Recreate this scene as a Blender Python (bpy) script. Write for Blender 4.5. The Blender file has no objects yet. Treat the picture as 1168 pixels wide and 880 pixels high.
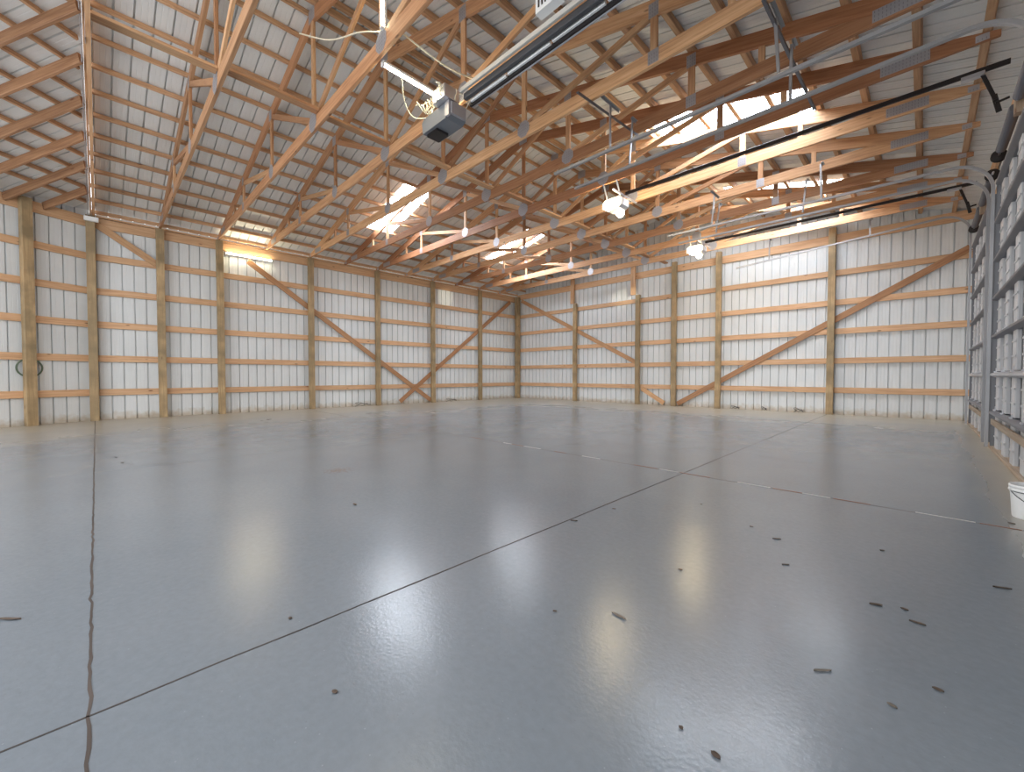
import bpy, math, random
from mathutils import Vector, Matrix
random.seed(7)
SC = bpy.context.scene
COL = SC.collection
V = Vector

# ------------------------------------------------------------------ materials
def new_mat(name):
    m = bpy.data.materials.new(name); m.use_nodes = True
    nt = m.node_tree; b = nt.nodes['Principled BSDF']
    return m, nt, b
def N(nt, t, **kw):
    n = nt.nodes.new(t)
    for k, v in kw.items():
        if k.startswith('i_'): n.inputs[k[2:].replace('_', ' ')].default_value = v
        else: setattr(n, k, v)
    return n
def ramp(nt, stops):
    r = nt.nodes.new('ShaderNodeValToRGB'); e = r.color_ramp.elements
    while len(e) < len(stops): e.new(.5)
    for el, (p, c) in zip(e, stops): el.position = p; el.color = (*c, 1)
    return r

def wood(name, stops, tint=.25, alt=None, knots=True, rough=.6, green=None, blotch=0.0):
    m, nt, b = new_mat(name); L = nt.links.new
    uv = N(nt, 'ShaderNodeUVMap'); oi = N(nt, 'ShaderNodeObjectInfo')
    mp = N(nt, 'ShaderNodeMapping'); mp.inputs['Scale'].default_value = (1.1, 22, 1)
    L(uv.outputs[0], mp.inputs['Vector'])
    off = N(nt, 'ShaderNodeVectorMath', operation='SCALE'); off.inputs['Scale'].default_value = 37
    cmb = N(nt, 'ShaderNodeCombineXYZ')
    for i in range(3): L(oi.outputs['Random'], cmb.inputs[i])
    L(cmb.outputs[0], off.inputs[0]); L(off.outputs[0], mp.inputs['Location'])
    n1 = N(nt, 'ShaderNodeTexNoise'); n1.inputs['Scale'].default_value = 1.6; n1.inputs['Detail'].default_value = 5
    n1.inputs['Distortion'].default_value = .6
    L(mp.outputs[0], n1.inputs['Vector'])
    r = ramp(nt, stops); L(n1.outputs[0], r.inputs[0])
    # per board tone
    hsv = N(nt, 'ShaderNodeHueSaturation')
    mr = N(nt, 'ShaderNodeMapRange'); mr.inputs['To Min'].default_value = 1 - tint; mr.inputs['To Max'].default_value = 1 + tint
    L(oi.outputs['Random'], mr.inputs[0]); L(mr.outputs[0], hsv.inputs['Value']); L(r.outputs[0], hsv.inputs['Color'])
    out = hsv.outputs[0]
    if alt:
        wn = N(nt, 'ShaderNodeSeparateColor'); L(oi.outputs['Color'], wn.inputs[0])
        ml = N(nt, 'ShaderNodeMix', data_type='RGBA', blend_type='MULTIPLY'); L(wn.outputs[0], ml.inputs[0]); L(out, ml.inputs[6]); ml.inputs[7].default_value = (*alt, 1); out = ml.outputs[2]
    if knots:
        mp2 = N(nt, 'ShaderNodeMapping'); mp2.inputs['Scale'].default_value = (1.9, 5.5, 1)
        L(uv.outputs[0], mp2.inputs['Vector']); L(off.outputs[0], mp2.inputs['Location'])
        vo = N(nt, 'ShaderNodeTexVoronoi'); vo.inputs['Scale'].default_value = 1.0
        L(mp2.outputs[0], vo.inputs['Vector'])
        kr = ramp(nt, [(0, (1, 1, 1)), (.055, (.75, .75, .75)), (.1, (0, 0, 0))]); L(vo.outputs['Distance'], kr.inputs[0])
        mx = N(nt, 'ShaderNodeMix', data_type='RGBA'); L(kr.outputs[0], mx.inputs[0])
        L(out, mx.inputs[6]); mx.inputs[7].default_value = (.16, .06, .025, 1); out = mx.outputs[2]
    if green:
        tc = N(nt, 'ShaderNodeTexCoord')
        n3 = N(nt, 'ShaderNodeTexNoise'); n3.inputs['Scale'].default_value = 2.2; n3.inputs['Detail'].default_value = 4
        L(tc.outputs['Object'], n3.inputs['Vector'])
        gr = ramp(nt, [(.38, (0, 0, 0)), (.62, (1, 1, 1))]); L(n3.outputs[0], gr.inputs[0])
        mx = N(nt, 'ShaderNodeMix', data_type='RGBA'); L(gr.outputs[0], mx.inputs[0])
        L(out, mx.inputs[6]); mx.inputs[7].default_value = (*green, 1); out = mx.outputs[2]
    L(out, b.inputs['Base Color']); b.inputs['Roughness'].default_value = rough
    bp = N(nt, 'ShaderNodeBump'); bp.inputs['Strength'].default_value = .15; bp.inputs['Distance'].default_value = .01
    L(n1.outputs[0], bp.inputs['Height']); L(bp.outputs[0], b.inputs['Normal'])
    return m
M = {}
M['truss'] = wood('truss_fir', [(.25, (.46, .235, .115)), (.5, (.66, .38, .195)), (.75, (.78, .50, .29))], .15, alt=(.56, .42, .36))
M['web'] = wood('web_fir', [(.25, (.50, .26, .13)), (.5, (.68, .41, .215)), (.78, (.80, .54, .32))], .15, alt=(.58, .46, .40))
M['purlin'] = wood('purlin_pine', [(.25, (.42, .23, .12)), (.55, (.60, .36, .20)), (.8, (.70, .45, .27))], .15)
M['girt'] = wood('girt_pine', [(.25, (.52, .28, .15)), (.5, (.69, .42, .235)), (.78, (.78, .52, .315))], .12)
M['post'] = wood('post_treated', [(.25, (.30, .20, .10)), (.5, (.45, .31, .165)), (.8, (.55, .40, .22))], .18, green=(.27, .20, .11))
M['rafter'] = wood('rafter_fir', [(.25, (.20, .09, .045)), (.5, (.33, .17, .085)), (.75, (.44, .24, .13))], .12)
M['sill'] = wood('sill_board', [(.25, (.26, .19, .13)), (.5, (.38, .29, .21)), (.8, (.46, .37, .28))], .1)

def metal_paint(name, base, rough, var=.06, metallic=0.0, dirt=0.0):
    m, nt, b = new_mat(name); L = nt.links.new
    tc = N(nt, 'ShaderNodeTexCoord')
    n1 = N(nt, 'ShaderNodeTexNoise'); n1.inputs['Scale'].default_value = 1.3; n1.inputs['Detail'].default_value = 4
    L(tc.outputs['Object'], n1.inputs['Vector'])
    lo = tuple(c * (1 - var) for c in base); hi = tuple(min(1, c * (1 + var)) for c in base)
    r = ramp(nt, [(.3, lo), (.7, hi)]); L(n1.outputs[0], r.inputs[0])
    out = r.outputs[0]
    if dirt:
        sp = N(nt, 'ShaderNodeSeparateXYZ'); L(tc.outputs['Object'], sp.inputs[0])
        n2 = N(nt, 'ShaderNodeTexNoise'); n2.inputs['Scale'].default_value = 9; n2.inputs['Detail'].default_value = 5
        L(tc.outputs['Object'], n2.inputs['Vector'])
        ad = N(nt, 'ShaderNodeMath', operation='MULTIPLY_ADD'); ad.inputs[1].default_value = -.28
        L(n2.outputs[0], ad.inputs[0]); L(sp.outputs[2], ad.inputs[2])
        mr = N(nt, 'ShaderNodeMapRange'); mr.inputs['From Min'].default_value = -.12; mr.inputs['From Max'].default_value = .04
        mr.inputs['To Min'].default_value = dirt; mr.inputs['To Max'].default_value = 0
        L(ad.outputs[0], mr.inputs[0])
        mx = N(nt, 'ShaderNodeMix', data_type='RGBA'); L(mr.outputs[0], mx.inputs[0]); L(out, mx.inputs[6])
        mx.inputs[7].default_value = (.45, .34, .21, 1); out = mx.outputs[2]
    L(out, b.inputs['Base Color']); b.inputs['Roughness'].default_value = rough; b.inputs['Metallic'].default_value = metallic
    return m
M['wall'] = metal_paint('wall_steel', (.74, .76, .765), .42, .04, dirt=.7)
M['roof'] = metal_paint('roof_steel', (.78, .78, .76), .45, .05)
M['door'] = metal_paint('door_steel', (.54, .54, .55), .5, .06)
M['pan'] = metal_paint('door_pan_shade', (.30, .30, .31), .5, .06)  # darker than the stiles: shadow between them is put into the colour
M['track'] = metal_paint('track_steel', (.36, .36, .37), .35, .15, .35)
M['jamb'] = metal_paint('jamb_steel', (.17, .17, .18), .5, .1)
M['stile'] = metal_paint('door_galvanised', (.30, .30, .33), .38, .2, .55)
M['strut'] = metal_paint('strut_galvanised', (.17, .17, .19), .45, .15, .3)
M['galv'] = metal_paint('galvanised', (.60, .60, .63), .32, .2, .85)
M['plate'] = metal_paint('gusset_steel', (.40, .385, .40), .45, .12, .4)
M['black'] = metal_paint('black_steel', (.018, .014, .014), .4, .1, .2)
M['beige'] = metal_paint('rail_beige', (.56, .53, .48), .4, .08)
M['dark'] = metal_paint('rail_dark', (.07, .07, .075), .4, .1)
M['slot'] = metal_paint('gusset_tooth', (.24, .23, .24), .5, .1, .3)
M['grey'] = metal_paint('opener_grey', (.17, .18, .20), .4, .1)
M['white'] = metal_paint('white_plastic', (.85, .85, .84), .4, .03)
M['wire'] = metal_paint('cable_cream', (.85, .80, .62), .5, .03)
M['steelwire'] = metal_paint('steel_wire', (.10, .10, .11), .35, .05, .7)
M['hose'] = metal_paint('green_hose', (.10, .14, .09), .5, .1)
M['mud'] = metal_paint('dark_gap', (.055, .045, .04), .9, .3)

def emit(name, col, s):
    m = bpy.data.materials.new(name); m.use_nodes = True; nt = m.node_tree
    for n in list(nt.nodes): nt.nodes.remove(n)
    e = nt.nodes.new('ShaderNodeEmission'); e.inputs[0].default_value = (*col, 1); e.inputs[1].default_value = s
    o = nt.nodes.new('ShaderNodeOutputMaterial'); nt.links.new(e.outputs[0], o.inputs[0]); return m
M['tube'] = emit('tube_light', (1, .88, .60), 60)
M['bulb'] = emit('bulb_light', (1, .80, .46), 95)

# translucent skylight sheet
m, nt, b = new_mat('skylight_panel'); L = nt.links.new
tr = N(nt, 'ShaderNodeEmission'); tr.inputs[0].default_value = (.80, .89, 1, 1); tr.inputs[1].default_value = 26
tl = N(nt, 'ShaderNodeBsdfTranslucent'); tl.inputs[0].default_value = (.9, .95, 1, 1)
ms = N(nt, 'ShaderNodeMixShader'); ms.inputs[0].default_value = .1
L(tr.outputs[0], ms.inputs[1]); L(tl.outputs[0], ms.inputs[2])
L(ms.outputs[0], nt.nodes['Material Output'].inputs[0]); M['sky'] = m

# concrete floor
m, nt, b = new_mat('sealed_concrete'); L = nt.links.new
tc = N(nt, 'ShaderNodeTexCoord'); P = tc.outputs['Object']
n1 = N(nt, 'ShaderNodeTexNoise'); n1.inputs['Scale'].default_value = .55; n1.inputs['Detail'].default_value = 7; n1.inputs['Roughness'].default_value = .62
L(P, n1.inputs['Vector'])
r1 = ramp(nt, [(.25, (.176, .204, .236)), (.5, (.198, .226, .256)), (.78, (.222, .246, .274))]); L(n1.outputs[0], r1.inputs[0])
n2 = N(nt, 'ShaderNodeTexNoise'); n2.inputs['Scale'].default_value = 34; n2.inputs['Detail'].default_value = 4; L(P, n2.inputs['Vector'])
r2 = ramp(nt, [(.3, (.95, .95, .95)), (.7, (1.04, 1.04, 1.04))]); L(n2.outputs[0], r2.inputs[0])
mu = N(nt, 'ShaderNodeMix', data_type='RGBA', blend_type='MULTIPLY'); mu.inputs[0].default_value = 1
L(r1.outputs[0], mu.inputs[6]); L(r2.outputs[0], mu.inputs[7])
# tan dust near the walls
sp = N(nt, 'ShaderNodeSeparateXYZ'); L(P, sp.inputs[0])
def math_(op, a, bb, c=None):
    n = N(nt, 'ShaderNodeMath', operation=op)
    for i, x in enumerate((a, bb, c)):
        if x is None: continue
        if isinstance(x, (int, float)): n.inputs[i].default_value = x
        else: L(x, n.inputs[i])
    return n.outputs[0]
dl = math_('ADD', sp.outputs[0], 13.2)                       # distance from left wall
db = math_('MULTIPLY', math_('SUBTRACT', 13.5, sp.outputs[1]), 1.25)
dr = math_('MULTIPLY', math_('SUBTRACT', .72, sp.outputs[0]), 11)
dm = math_('MINIMUM', math_('MINIMUM', dl, db), dr)
n3 = N(nt, 'ShaderNodeTexNoise'); n3.inputs['Scale'].default_value = .8; n3.inputs['Detail'].default_value = 6
mp = N(nt, 'ShaderNodeMapping'); mp.inputs['Scale'].default_value = (1, 1, 1); L(P, mp.inputs[0]); L(mp.outputs[0], n3.inputs['Vector'])
dd = math_('ADD', dm, math_('MULTIPLY', math_('SUBTRACT', n3.outputs[0], .5), 3.2))
mr = N(nt, 'ShaderNodeMapRange'); mr.interpolation_type = 'SMOOTHSTEP'
mr.inputs['From Min'].default_value = .4; mr.inputs['From Max'].default_value = 5.2; mr.inputs['To Min'].default_value = .95; mr.inputs['To Max'].default_value = 0
L(dd, mr.inputs[0])
mx = N(nt, 'ShaderNodeMix', data_type='RGBA'); L(mr.outputs[0], mx.inputs[0]); L(mu.outputs[2], mx.inputs[6]); mx.inputs[7].default_value = (.44, .385, .30, 1)
# brown stain
vd = N(nt, 'ShaderNodeVectorMath', operation='DISTANCE'); L(P, vd.inputs[0]); vd.inputs[1].default_value = (-4.37, 1.77, 0)
st = math_('ADD', vd.outputs['Value'], math_('MULTIPLY', math_('SUBTRACT', n2.outputs[0], .5), .5))
mr2 = N(nt, 'ShaderNodeMapRange'); mr2.inputs['From Min'].default_value = .03; mr2.inputs['From Max'].default_value = .14; mr2.inputs['To Min'].default_value = .55; mr2.inputs['To Max'].default_value = 0
L(st, mr2.inputs[0])
mx2 = N(nt, 'ShaderNodeMix', data_type='RGBA'); L(mr2.outputs[0], mx2.inputs[0]); L(mx.outputs[2], mx2.inputs[6]); mx2.inputs[7].default_value = (.17, .12, .08, 1)
# speckles light and dark
vo = N(nt, 'ShaderNodeTexVoronoi'); vo.inputs['Scale'].default_value = 30; L(P, vo.inputs['Vector'])
r4 = ramp(nt, [(.0, (1, 1, 1)), (.05, (1, 1, 1)), (.08, (0, 0, 0))]); L(vo.outputs['Distance'], r4.inputs[0])
r5 = ramp(nt, [(.0, (.10, .10, .10)), (.45, (.12, .12, .12)), (.6, (.55, .57, .58))]); r5.color_ramp.interpolation = 'CONSTANT'; L(vo.outputs['Color'], r5.inputs[0])
mx3 = N(nt, 'ShaderNodeMix', data_type='RGBA'); L(math_('MULTIPLY', r4.outputs[0], .22), mx3.inputs[0]); L(mx2.outputs[2], mx3.inputs[6]); L(r5.outputs[0], mx3.inputs[7])
L(mx3.outputs[2], b.inputs['Base Color'])
n6 = N(nt, 'ShaderNodeTexNoise'); n6.inputs['Scale'].default_value = 1.6; n6.inputs['Detail'].default_value = 2; L(P, n6.inputs['Vector'])
mr6 = N(nt, 'ShaderNodeMapRange'); mr6.inputs['From Min'].default_value = .3; mr6.inputs['From Max'].default_value = .7
mr6.inputs['To Min'].default_value = .20; mr6.inputs['To Max'].default_value = .25
L(n6.outputs[0], mr6.inputs[0])
L(math_('ADD', mr6.outputs[0], math_('MULTIPLY', mr.outputs[0], .14)), b.inputs['Roughness'])
b.inputs['IOR'].default_value = 1.62
n7 = N(nt, 'ShaderNodeTexNoise'); n7.inputs['Scale'].default_value = 70; n7.inputs['Detail'].default_value = 3; L(P, n7.inputs['Vector'])
bp = N(nt, 'ShaderNodeBump'); bp.inputs['Strength'].default_value = .07; bp.inputs['Distance'].default_value = .01
L(n7.outputs[0], bp.inputs['Height']); L(bp.outputs[0], b.inputs['Normal'])
M['floor'] = m

# ------------------------------------------------------------------ mesh builder
class MB:
    def __init__(s): s.v = []; s.f = []; s.uv = []; s.mi = []
    def face(s, pts, uvs=None, mi=0):
        b = len(s.v); s.v += [tuple(p) for p in pts]; s.f.append(tuple(range(b, b + len(pts))))
        s.uv.append(uvs or [(p[0], p[1]) for p in pts]); s.mi.append(mi)
    def loft(s, secs, closed=True, caps=True, mi=0):
        """secs: list of rings of points (welded); uv: u along, v around"""
        n = len(secs[0]); b = len(s.v)
        for sec in secs: s.v += [tuple(p) for p in sec]
        u = 0; us = [0]
        for a, c in zip(secs, secs[1:]):
            u += (V(c[0]) - V(a[0])).length; us.append(u)
        vs = [0]
        for i in range(n): vs.append(vs[-1] + (V(secs[0][(i + 1) % n]) - V(secs[0][i])).length)
        for k in range(len(secs) - 1):
            for i in range(n if closed else n - 1):
                j = (i + 1) % n
                s.f.append((b + k * n + i, b + k * n + j, b + (k + 1) * n + j, b + (k + 1) * n + i))
                s.uv.append([(us[k], vs[i]), (us[k], vs[i + 1]), (us[k + 1], vs[i + 1]), (us[k + 1], vs[i])]); s.mi.append(mi)
        if caps and closed:
            for k, rev in ((0, True), (len(secs) - 1, False)):
                idx = list(range(n)); idx = idx[::-1] if rev else idx
                s.f.append(tuple(b + k * n + i for i in idx)); s.uv.append([(i * .02, i * .013) for i in idx]); s.mi.append(mi)
    def board(s, p0, p1, w, h, up=(0, 0, 1), ch=.004, mi=0):
        p0 = V(p0); p1 = V(p1); d = (p1 - p0).normalized()
        sd = d.cross(V(up)).normalized(); u = sd.cross(d).normalized()
        a, c = w / 2, h / 2; ch = min(ch, a * .4, c * .4)
        prof = [(-a + ch, -c), (a - ch, -c), (a, -c + ch), (a, c - ch), (a - ch, c), (-a + ch, c), (-a, c - ch), (-a, -c + ch)]
        s.loft([[p + sd * x + u * y for x, y in prof] for p in (p0, p1)], mi=mi)
    def box(s, lo, hi, ch=.004, mi=0):
        lo = V(lo); hi = V(hi); c = (lo + hi) / 2
        s.board((c.x, c.y, lo.z), (c.x, c.y, hi.z), hi.x - lo.x, hi.y - lo.y, up=(0, 1, 0), ch=ch, mi=mi)
    def prism(s, poly, axis, lo, hi, mi=0):
        """poly: 2-D points; axis 'y': poly is (x,z) swept in y; 'x': (y,z); 'z': (x,y)"""
        def mk(p, t):
            return {'y': (p[0], t, p[1]), 'x': (t, p[0], p[1]), 'z': (p[0], p[1], t)}[axis]
        n = len(poly)
        for i in range(n):
            p, q = poly[i], poly[(i + 1) % n]; l = math.hypot(q[0] - p[0], q[1] - p[1])
            s.face([mk(p, lo), mk(q, lo), mk(q, hi), mk(p, hi)], [(0, 0), (l, 0), (l, hi - lo), (0, hi - lo)], mi)
        # grain runs along the longest edge
        k = max(range(n), key=lambda i: math.hypot(poly[(i + 1) % n][0] - poly[i][0], poly[(i + 1) % n][1] - poly[i][1]))
        a = V(poly[k]); d = (V(poly[(k + 1) % n]) - a).normalized(); e = V((-d[1], d[0]))
        uv = [((V(p) - a).dot(d), (V(p) - a).dot(e) + .3) for p in poly]
        s.face([mk(p, lo) for p in poly], uv, mi); s.face([mk(p, hi) for p in poly][::-1], uv[::-1], mi)
    def tube(s, pts, r, n=8, mi=0, caps=True):
        pts = [V(p) for p in pts]; secs = []
        up = V((0, 0, 1))
        d0 = (pts[1] - pts[0]).normalized()
        ref = up if abs(d0.z) < .9 else V((1, 0, 0))
        a = d0.cross(ref).normalized()
        for i, p in enumerate(pts):
            d = (pts[min(i + 1, len(pts) - 1)] - pts[max(i - 1, 0)]).normalized()
            a = (a - d * a.dot(d)).normalized(); c = d.cross(a)
            secs.append([p + (a * math.cos(t) + c * math.sin(t)) * r for t in [2 * math.pi * k / n for k in range(n)]])
        s.loft(secs, caps=caps, mi=mi)
    def sweep(s, pts, prof, side, mi=0):
        """sweep profile (a,b) along pts; a along 'side', b along side x dir"""
        pts = [V(p) for p in pts]; side = V(side).normalized(); secs = []
        for i, p in enumerate(pts):
            d = (pts[min(i + 1, len(pts) - 1)] - pts[max(i - 1, 0)]).normalized(); c = side.cross(d).normalized()
            secs.append([p + side * x + c * y for x, y in prof])
        s.loft(secs, mi=mi)
    def lathe(s, c, prof, n=28, mi=0, axis=(0, 0, 1)):
        ax = V(axis).normalized(); a = ax.orthogonal().normalized(); bb = ax.cross(a)
        s.loft([[V(c) + ax * z + (a * math.cos(2 * math.pi * k / n) + bb * math.sin(2 * math.pi * k / n)) * max(r, 1e-4) for k in range(n)] for r, z in prof], mi=mi)
    def build(s, name, mats, parent=None, smooth=False, loc=None):
        me = bpy.data.meshes.new(name); me.from_pydata(s.v, [], s.f)
        uvl = me.uv_layers.new(name='UVMap'); k = 0
        flat = [c for f in s.uv for p in f for c in p]; uvl.data.foreach_set('uv', flat)
        if not isinstance(mats, (list, tuple)): mats = [mats]
        for m_ in mats: me.materials.append(m_)
        me.polygons.foreach_set('material_index', s.mi)
        if smooth: me.polygons.foreach_set('use_smooth', [True] * len(me.polygons))
        me.validate(); me.update()
        import bmesh
        bm = bmesh.new(); bm.from_mesh(me); bmesh.ops.recalc_face_normals(bm, faces=bm.faces) if name not in SHEETS else None
        bm.to_mesh(me); bm.free()
        o = bpy.data.objects.new(name, me); COL.objects.link(o); t_ = random.random(); o.color = (t_, t_, t_, 1)   # timber tone, read by the wood materials
        if loc:
            for v in me.vertices: v.co -= V(loc)
            o.location = loc
        if parent: o.parent = parent
        return o
SHEETS = ()
def tag(o, label=None, cat=None, group=None, kind=None):
    if label: o['label'] = label
    if cat: o['category'] = cat
    if group: o['group'] = group
    if kind: o['kind'] = kind
    return o
def empty(name, loc, label, cat, group=None):
    o = bpy.data.objects.new(name, None); o.location = loc; o.empty_display_size = .2; COL.objects.link(o)
    return tag(o, label, cat, group)
def child(mb, name, mats, root, smooth=False, label=None):
    """mesh given in world coords, parented to an Empty or mesh that is placed (not rotated)"""
    wl = V((0, 0, 0)); p = root
    while p: wl += p.location; p = p.parent
    for i, v in enumerate(mb.v): mb.v[i] = tuple(V(v) - wl)
    o = mb.build(name, mats, root, smooth)
    if label: o['label'] = label
    return o
def struct(o): o['kind'] = 'structure'; return o

# ------------------------------------------------------------------ dimensions (from the photograph)
XL, YB, XR = -13.19, 13.56, .80         # inside faces of the steel: left wall, back wall, right wall
GX = -13.15                             # girt centre plane on the left wall
XC = -6.31                              # ridge
SL = .245                               # roof slope (3 in 12)
Z0 = 4.50; HX = -13.15                  # top chord centre height at the heel
ZG = [.628, 1.389, 2.149, 2.893, 3.652] # girt heights
ZH = 4.41                               # header centre
def zc(x): return Z0 + SL * (min(x, 2 * XC - x) - HX)
YT = [-.015, 1.11, 2.27, 3.40, 4.54, 5.61, 6.69, 7.78, 8.88, 10.0, 11.15, 12.3]

# profile of ribbed steel: list of (u, depth outward)
def ribs(u0, u1, first=0.0, pitch=.208):
    pts = [(u0, 0)]; u = u0 + first
    while u < u1 - .02:
        for du, d in ((-.012, 0), (-.009, .038), (.009, .038), (.012, 0), (.066, 0), (.069, .002), (.075, .002), (.078, 0), (.130, 0), (.133, .002), (.139, .002), (.142, 0)):
            if u0 < u + du < u1: pts.append((u + du, d))
        u += pitch
    pts.append((u1, 0)); return pts
def sheet(mb, u0, u1, place, vranges, first=.1, mi=0):
    """place(u,v,depth)->point ; vranges(u)->list of (v0,v1)"""
    pr = ribs(u0, u1, first)
    for (a, da), (c, dc) in zip(pr, pr[1:]):
        for v0, v1 in vranges((a + c) / 2, a, c):
            va0, vc0 = (v0 if not callable(v0) else v0(a)), (v0 if not callable(v0) else v0(c))
            va1, vc1 = (v1 if not callable(v1) else v1(a)), (v1 if not callable(v1) else v1(c))
            mb.face([place(a, va0, da), place(c, vc0, dc), place(c, vc1, dc), place(a, va1, da)], [(a, va0), (c, vc0), (c, vc1), (a, va1)], mi)

# ------------------------------------------------------------------ floor
mb = MB()
mb.prism([(-13.3, -5), (1.2, -5), (1.2, 13.7), (-13.3, 13.7)], 'z', -.15, 0)
fl = struct(mb.build('floor', M['floor']))
def joint(name, pts, w, label, mats):
    mb = MB()
    prof = [(-w / 2, -.0008), (w / 2, -.0008), (w / 2, .0012), (-w / 2, .0012)]
    secs = []
    P_ = [V((x, y, 0)) for x, y in pts]
    for i, p in enumerate(P_):
        d = (P_[min(i + 1, len(P_) - 1)] - P_[max(i - 1, 0)]).normalized(); s_ = V((d.y, -d.x, 0))
        ww = random.uniform(.8, 1.25)
        secs.append([p + s_ * a * ww + V((0, 0, c)) for a, c in prof])
    mb.loft(secs); o = mb.build(name, mats); tag(o, label, 'floor joint', 'saw joints in the slab'); return o
def wob(p0, p1, n, a):
    out = []
    for i in range(n + 1):
        t = i / n; out.append((p0[0] + (p1[0] - p0[0]) * t + random.gauss(0, a), p0[1] + (p1[1] - p0[1]) * t + random.gauss(0, a)))
    return out
joint('floor_joint', wob((-1.715, -2), (-1.76, 13.3), 60, .0015), .008, 'thin dark saw joint running diagonally across the picture past the open middle of the floor', M['mud'])
joint('floor_joint', wob((-13.0, -.07), (-.8, -.035), 240, .002), .009, 'rough brown crack joint running from the camera side to the post under the roof change', M['sill'] if False else metal_paint('joint_brown', (.075, .058, .05), .9, .4))
joint('floor_joint', wob((-6.07, -.05), (-6.05, 13.3), 60, .002), .007, 'faint joint on the left half of the floor, parallel to the long wall', metal_paint('joint_faint', (.19, .20, .22), .8, .2))
# third joint with broken white and brown filler strips
joint('floor_joint', wob((-12.9, 4.36), (.7, 4.2), 60, .002), .008, 'joint running across to the overhead doors, with broken white and brown filler', metal_paint('joint_grey', (.17, .15, .15), .8, .3))
fw = metal_paint('filler_white', (.52, .51, .50), .8, .1); fb = metal_paint('filler_brown', (.27, .12, .07), .8, .2)
k = 0
x = -5.2
while x < .35:
    l = random.uniform(.16, .34); mb = MB(); y = 4.36 - .0118 * (x + 12.9)
    mb.board((x, y, .002), (x + l, y - .0118 * l, .002), .014 if k % 2 else .011, .003)
    o = mb.build('joint_filler', fw if k % 2 else fb)
    tag(o, ('white' if k % 2 else 'reddish brown') + ' filler strip in the cross joint, ' + ('near the doors' if x > -1.5 else 'mid floor') , 'filler strip', 'filler strips in the cross joint')
    x += l + random.choice([.0, .02, .25, .45]); k += 1

# ------------------------------------------------------------------ walls
mb = MB()
sheet(mb, -.12, YB, lambda u, v, d: (XL - d, u, v), lambda m_, a, c: [(0, 4.62)], .13)
struct(mb.build('wall_left', M['wall']))
ztop = lambda x: zc(x) + .21
mb = MB()
def gv(m_, a, c): return [(0, ztop)]
sheet(mb, XL, XC, lambda u, v, d: (u, YB + d, v), gv, .12)
sheet(mb, XC, XR, lambda u, v, d: (u, YB + d, v), gv, .09)
struct(mb.build('wall_back', M['wall']))
# left wall beyond the bend
A27 = math.radians(27)
PB = V((-13.13, -.10, 0)); DN = V((math.sin(A27), -math.cos(A27), 0)); NN = V((math.cos(A27), math.sin(A27), 0))
def near(u, out, z): p = PB + DN * u + NN * out; return V((p.x, p.y, z))
mb = MB()
sheet(mb, -.12, 3.6, lambda u, v, d: near(u, -.06 - d, v), lambda m_, a, c: [(0, 4.80 if m_ < 1 else 4.75)], .32)
struct(mb.build('wall_left_near', M['wall']))

# ------------------------------------------------------------------ roof sheets
HOLES = [(-11.12, -9.02, 5.34, 6.14), (-11.12, -9.02, 9.78, 10.6), (-3.72, -1.26, 7.26, 7.92), (-3.62, -1.22, 11.12, 11.95)]
def zr(x): return zc(x) + .185
mb = MB(); RY0 = -.04
def roof_rng(side):
    def f(m_, a, c):
        x0, x1 = (XL - .1, XC) if side == 'L' else (XC, XR + .25)
        hs = sorted((h[0], h[1]) for h in HOLES if h[2] < m_ < h[3] and x0 <= h[0] and h[1] <= x1)
        if m_ < -.04 and side == 'L': x0 = -7.55
        out = []; cur = x0
        for a_, b_ in hs: out.append((cur, a_)); cur = b_
        out.append((cur, x1)); return out
    return f
for side in 'LR':
    # ribs positions snapped: u runs along Y, v along X
    for (u0, u1) in ((-.10, YB + .05),):
        sheet(mb, u0, u1, lambda u, v, d: (v, u, zr(v) + d), roof_rng(side), .12)
struct(mb.build('ceiling', M['roof']))
for i, h in enumerate(HOLES):
    mb = MB()
    sheet(mb, h[2] - .02, h[3] + .02, lambda u, v, d: (v, u, zr(v) + .004 + d), lambda m_, a, c: [(h[0] - .02, h[1] + .02)], .12)
    o = struct(mb.build('window_%d' % (i + 1), M['sky']))
# roof of the near part (purlins and rafters turned with the wall)
A40 = math.radians(39); N4 = V((math.cos(A40), math.sin(A40), 0)); D4 = V((math.sin(A40), -math.cos(A40), 0)); S4 = .285
P4 = V((-13.1, -.05, 0))
def z4(p, off): return off + S4 * (V((p[0], p[1], 0)) - P4).dot(N4)
def npt(s_, t_, off): p = P4 + N4 * s_ + D4 * t_; return V((p.x, p.y, off + S4 * s_))
def s_at_plane(t_, yy=-.075):   # distance up the slope where y = yy
    return (yy - P4.y - D4.y * t_) / N4.y
def s_wall(t_):                # distance where the sheet meets the near wall line
    # solve (P4+N4 s+D4 t - PB).NN = -.10
    q = P4 + D4 * t_ - PB; return (-.30 - q.dot(NN)) / N4.dot(NN)
mb = MB()
def rr(m_, a, c): return [(lambda t: s_wall(t), lambda t: s_at_plane(t))]
sheet(mb, -.16, 5.2, lambda u, v, d: npt(v, u, 4.70 + d), rr, .15)
struct(mb.build('ceiling_near', M['roof']))

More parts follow.
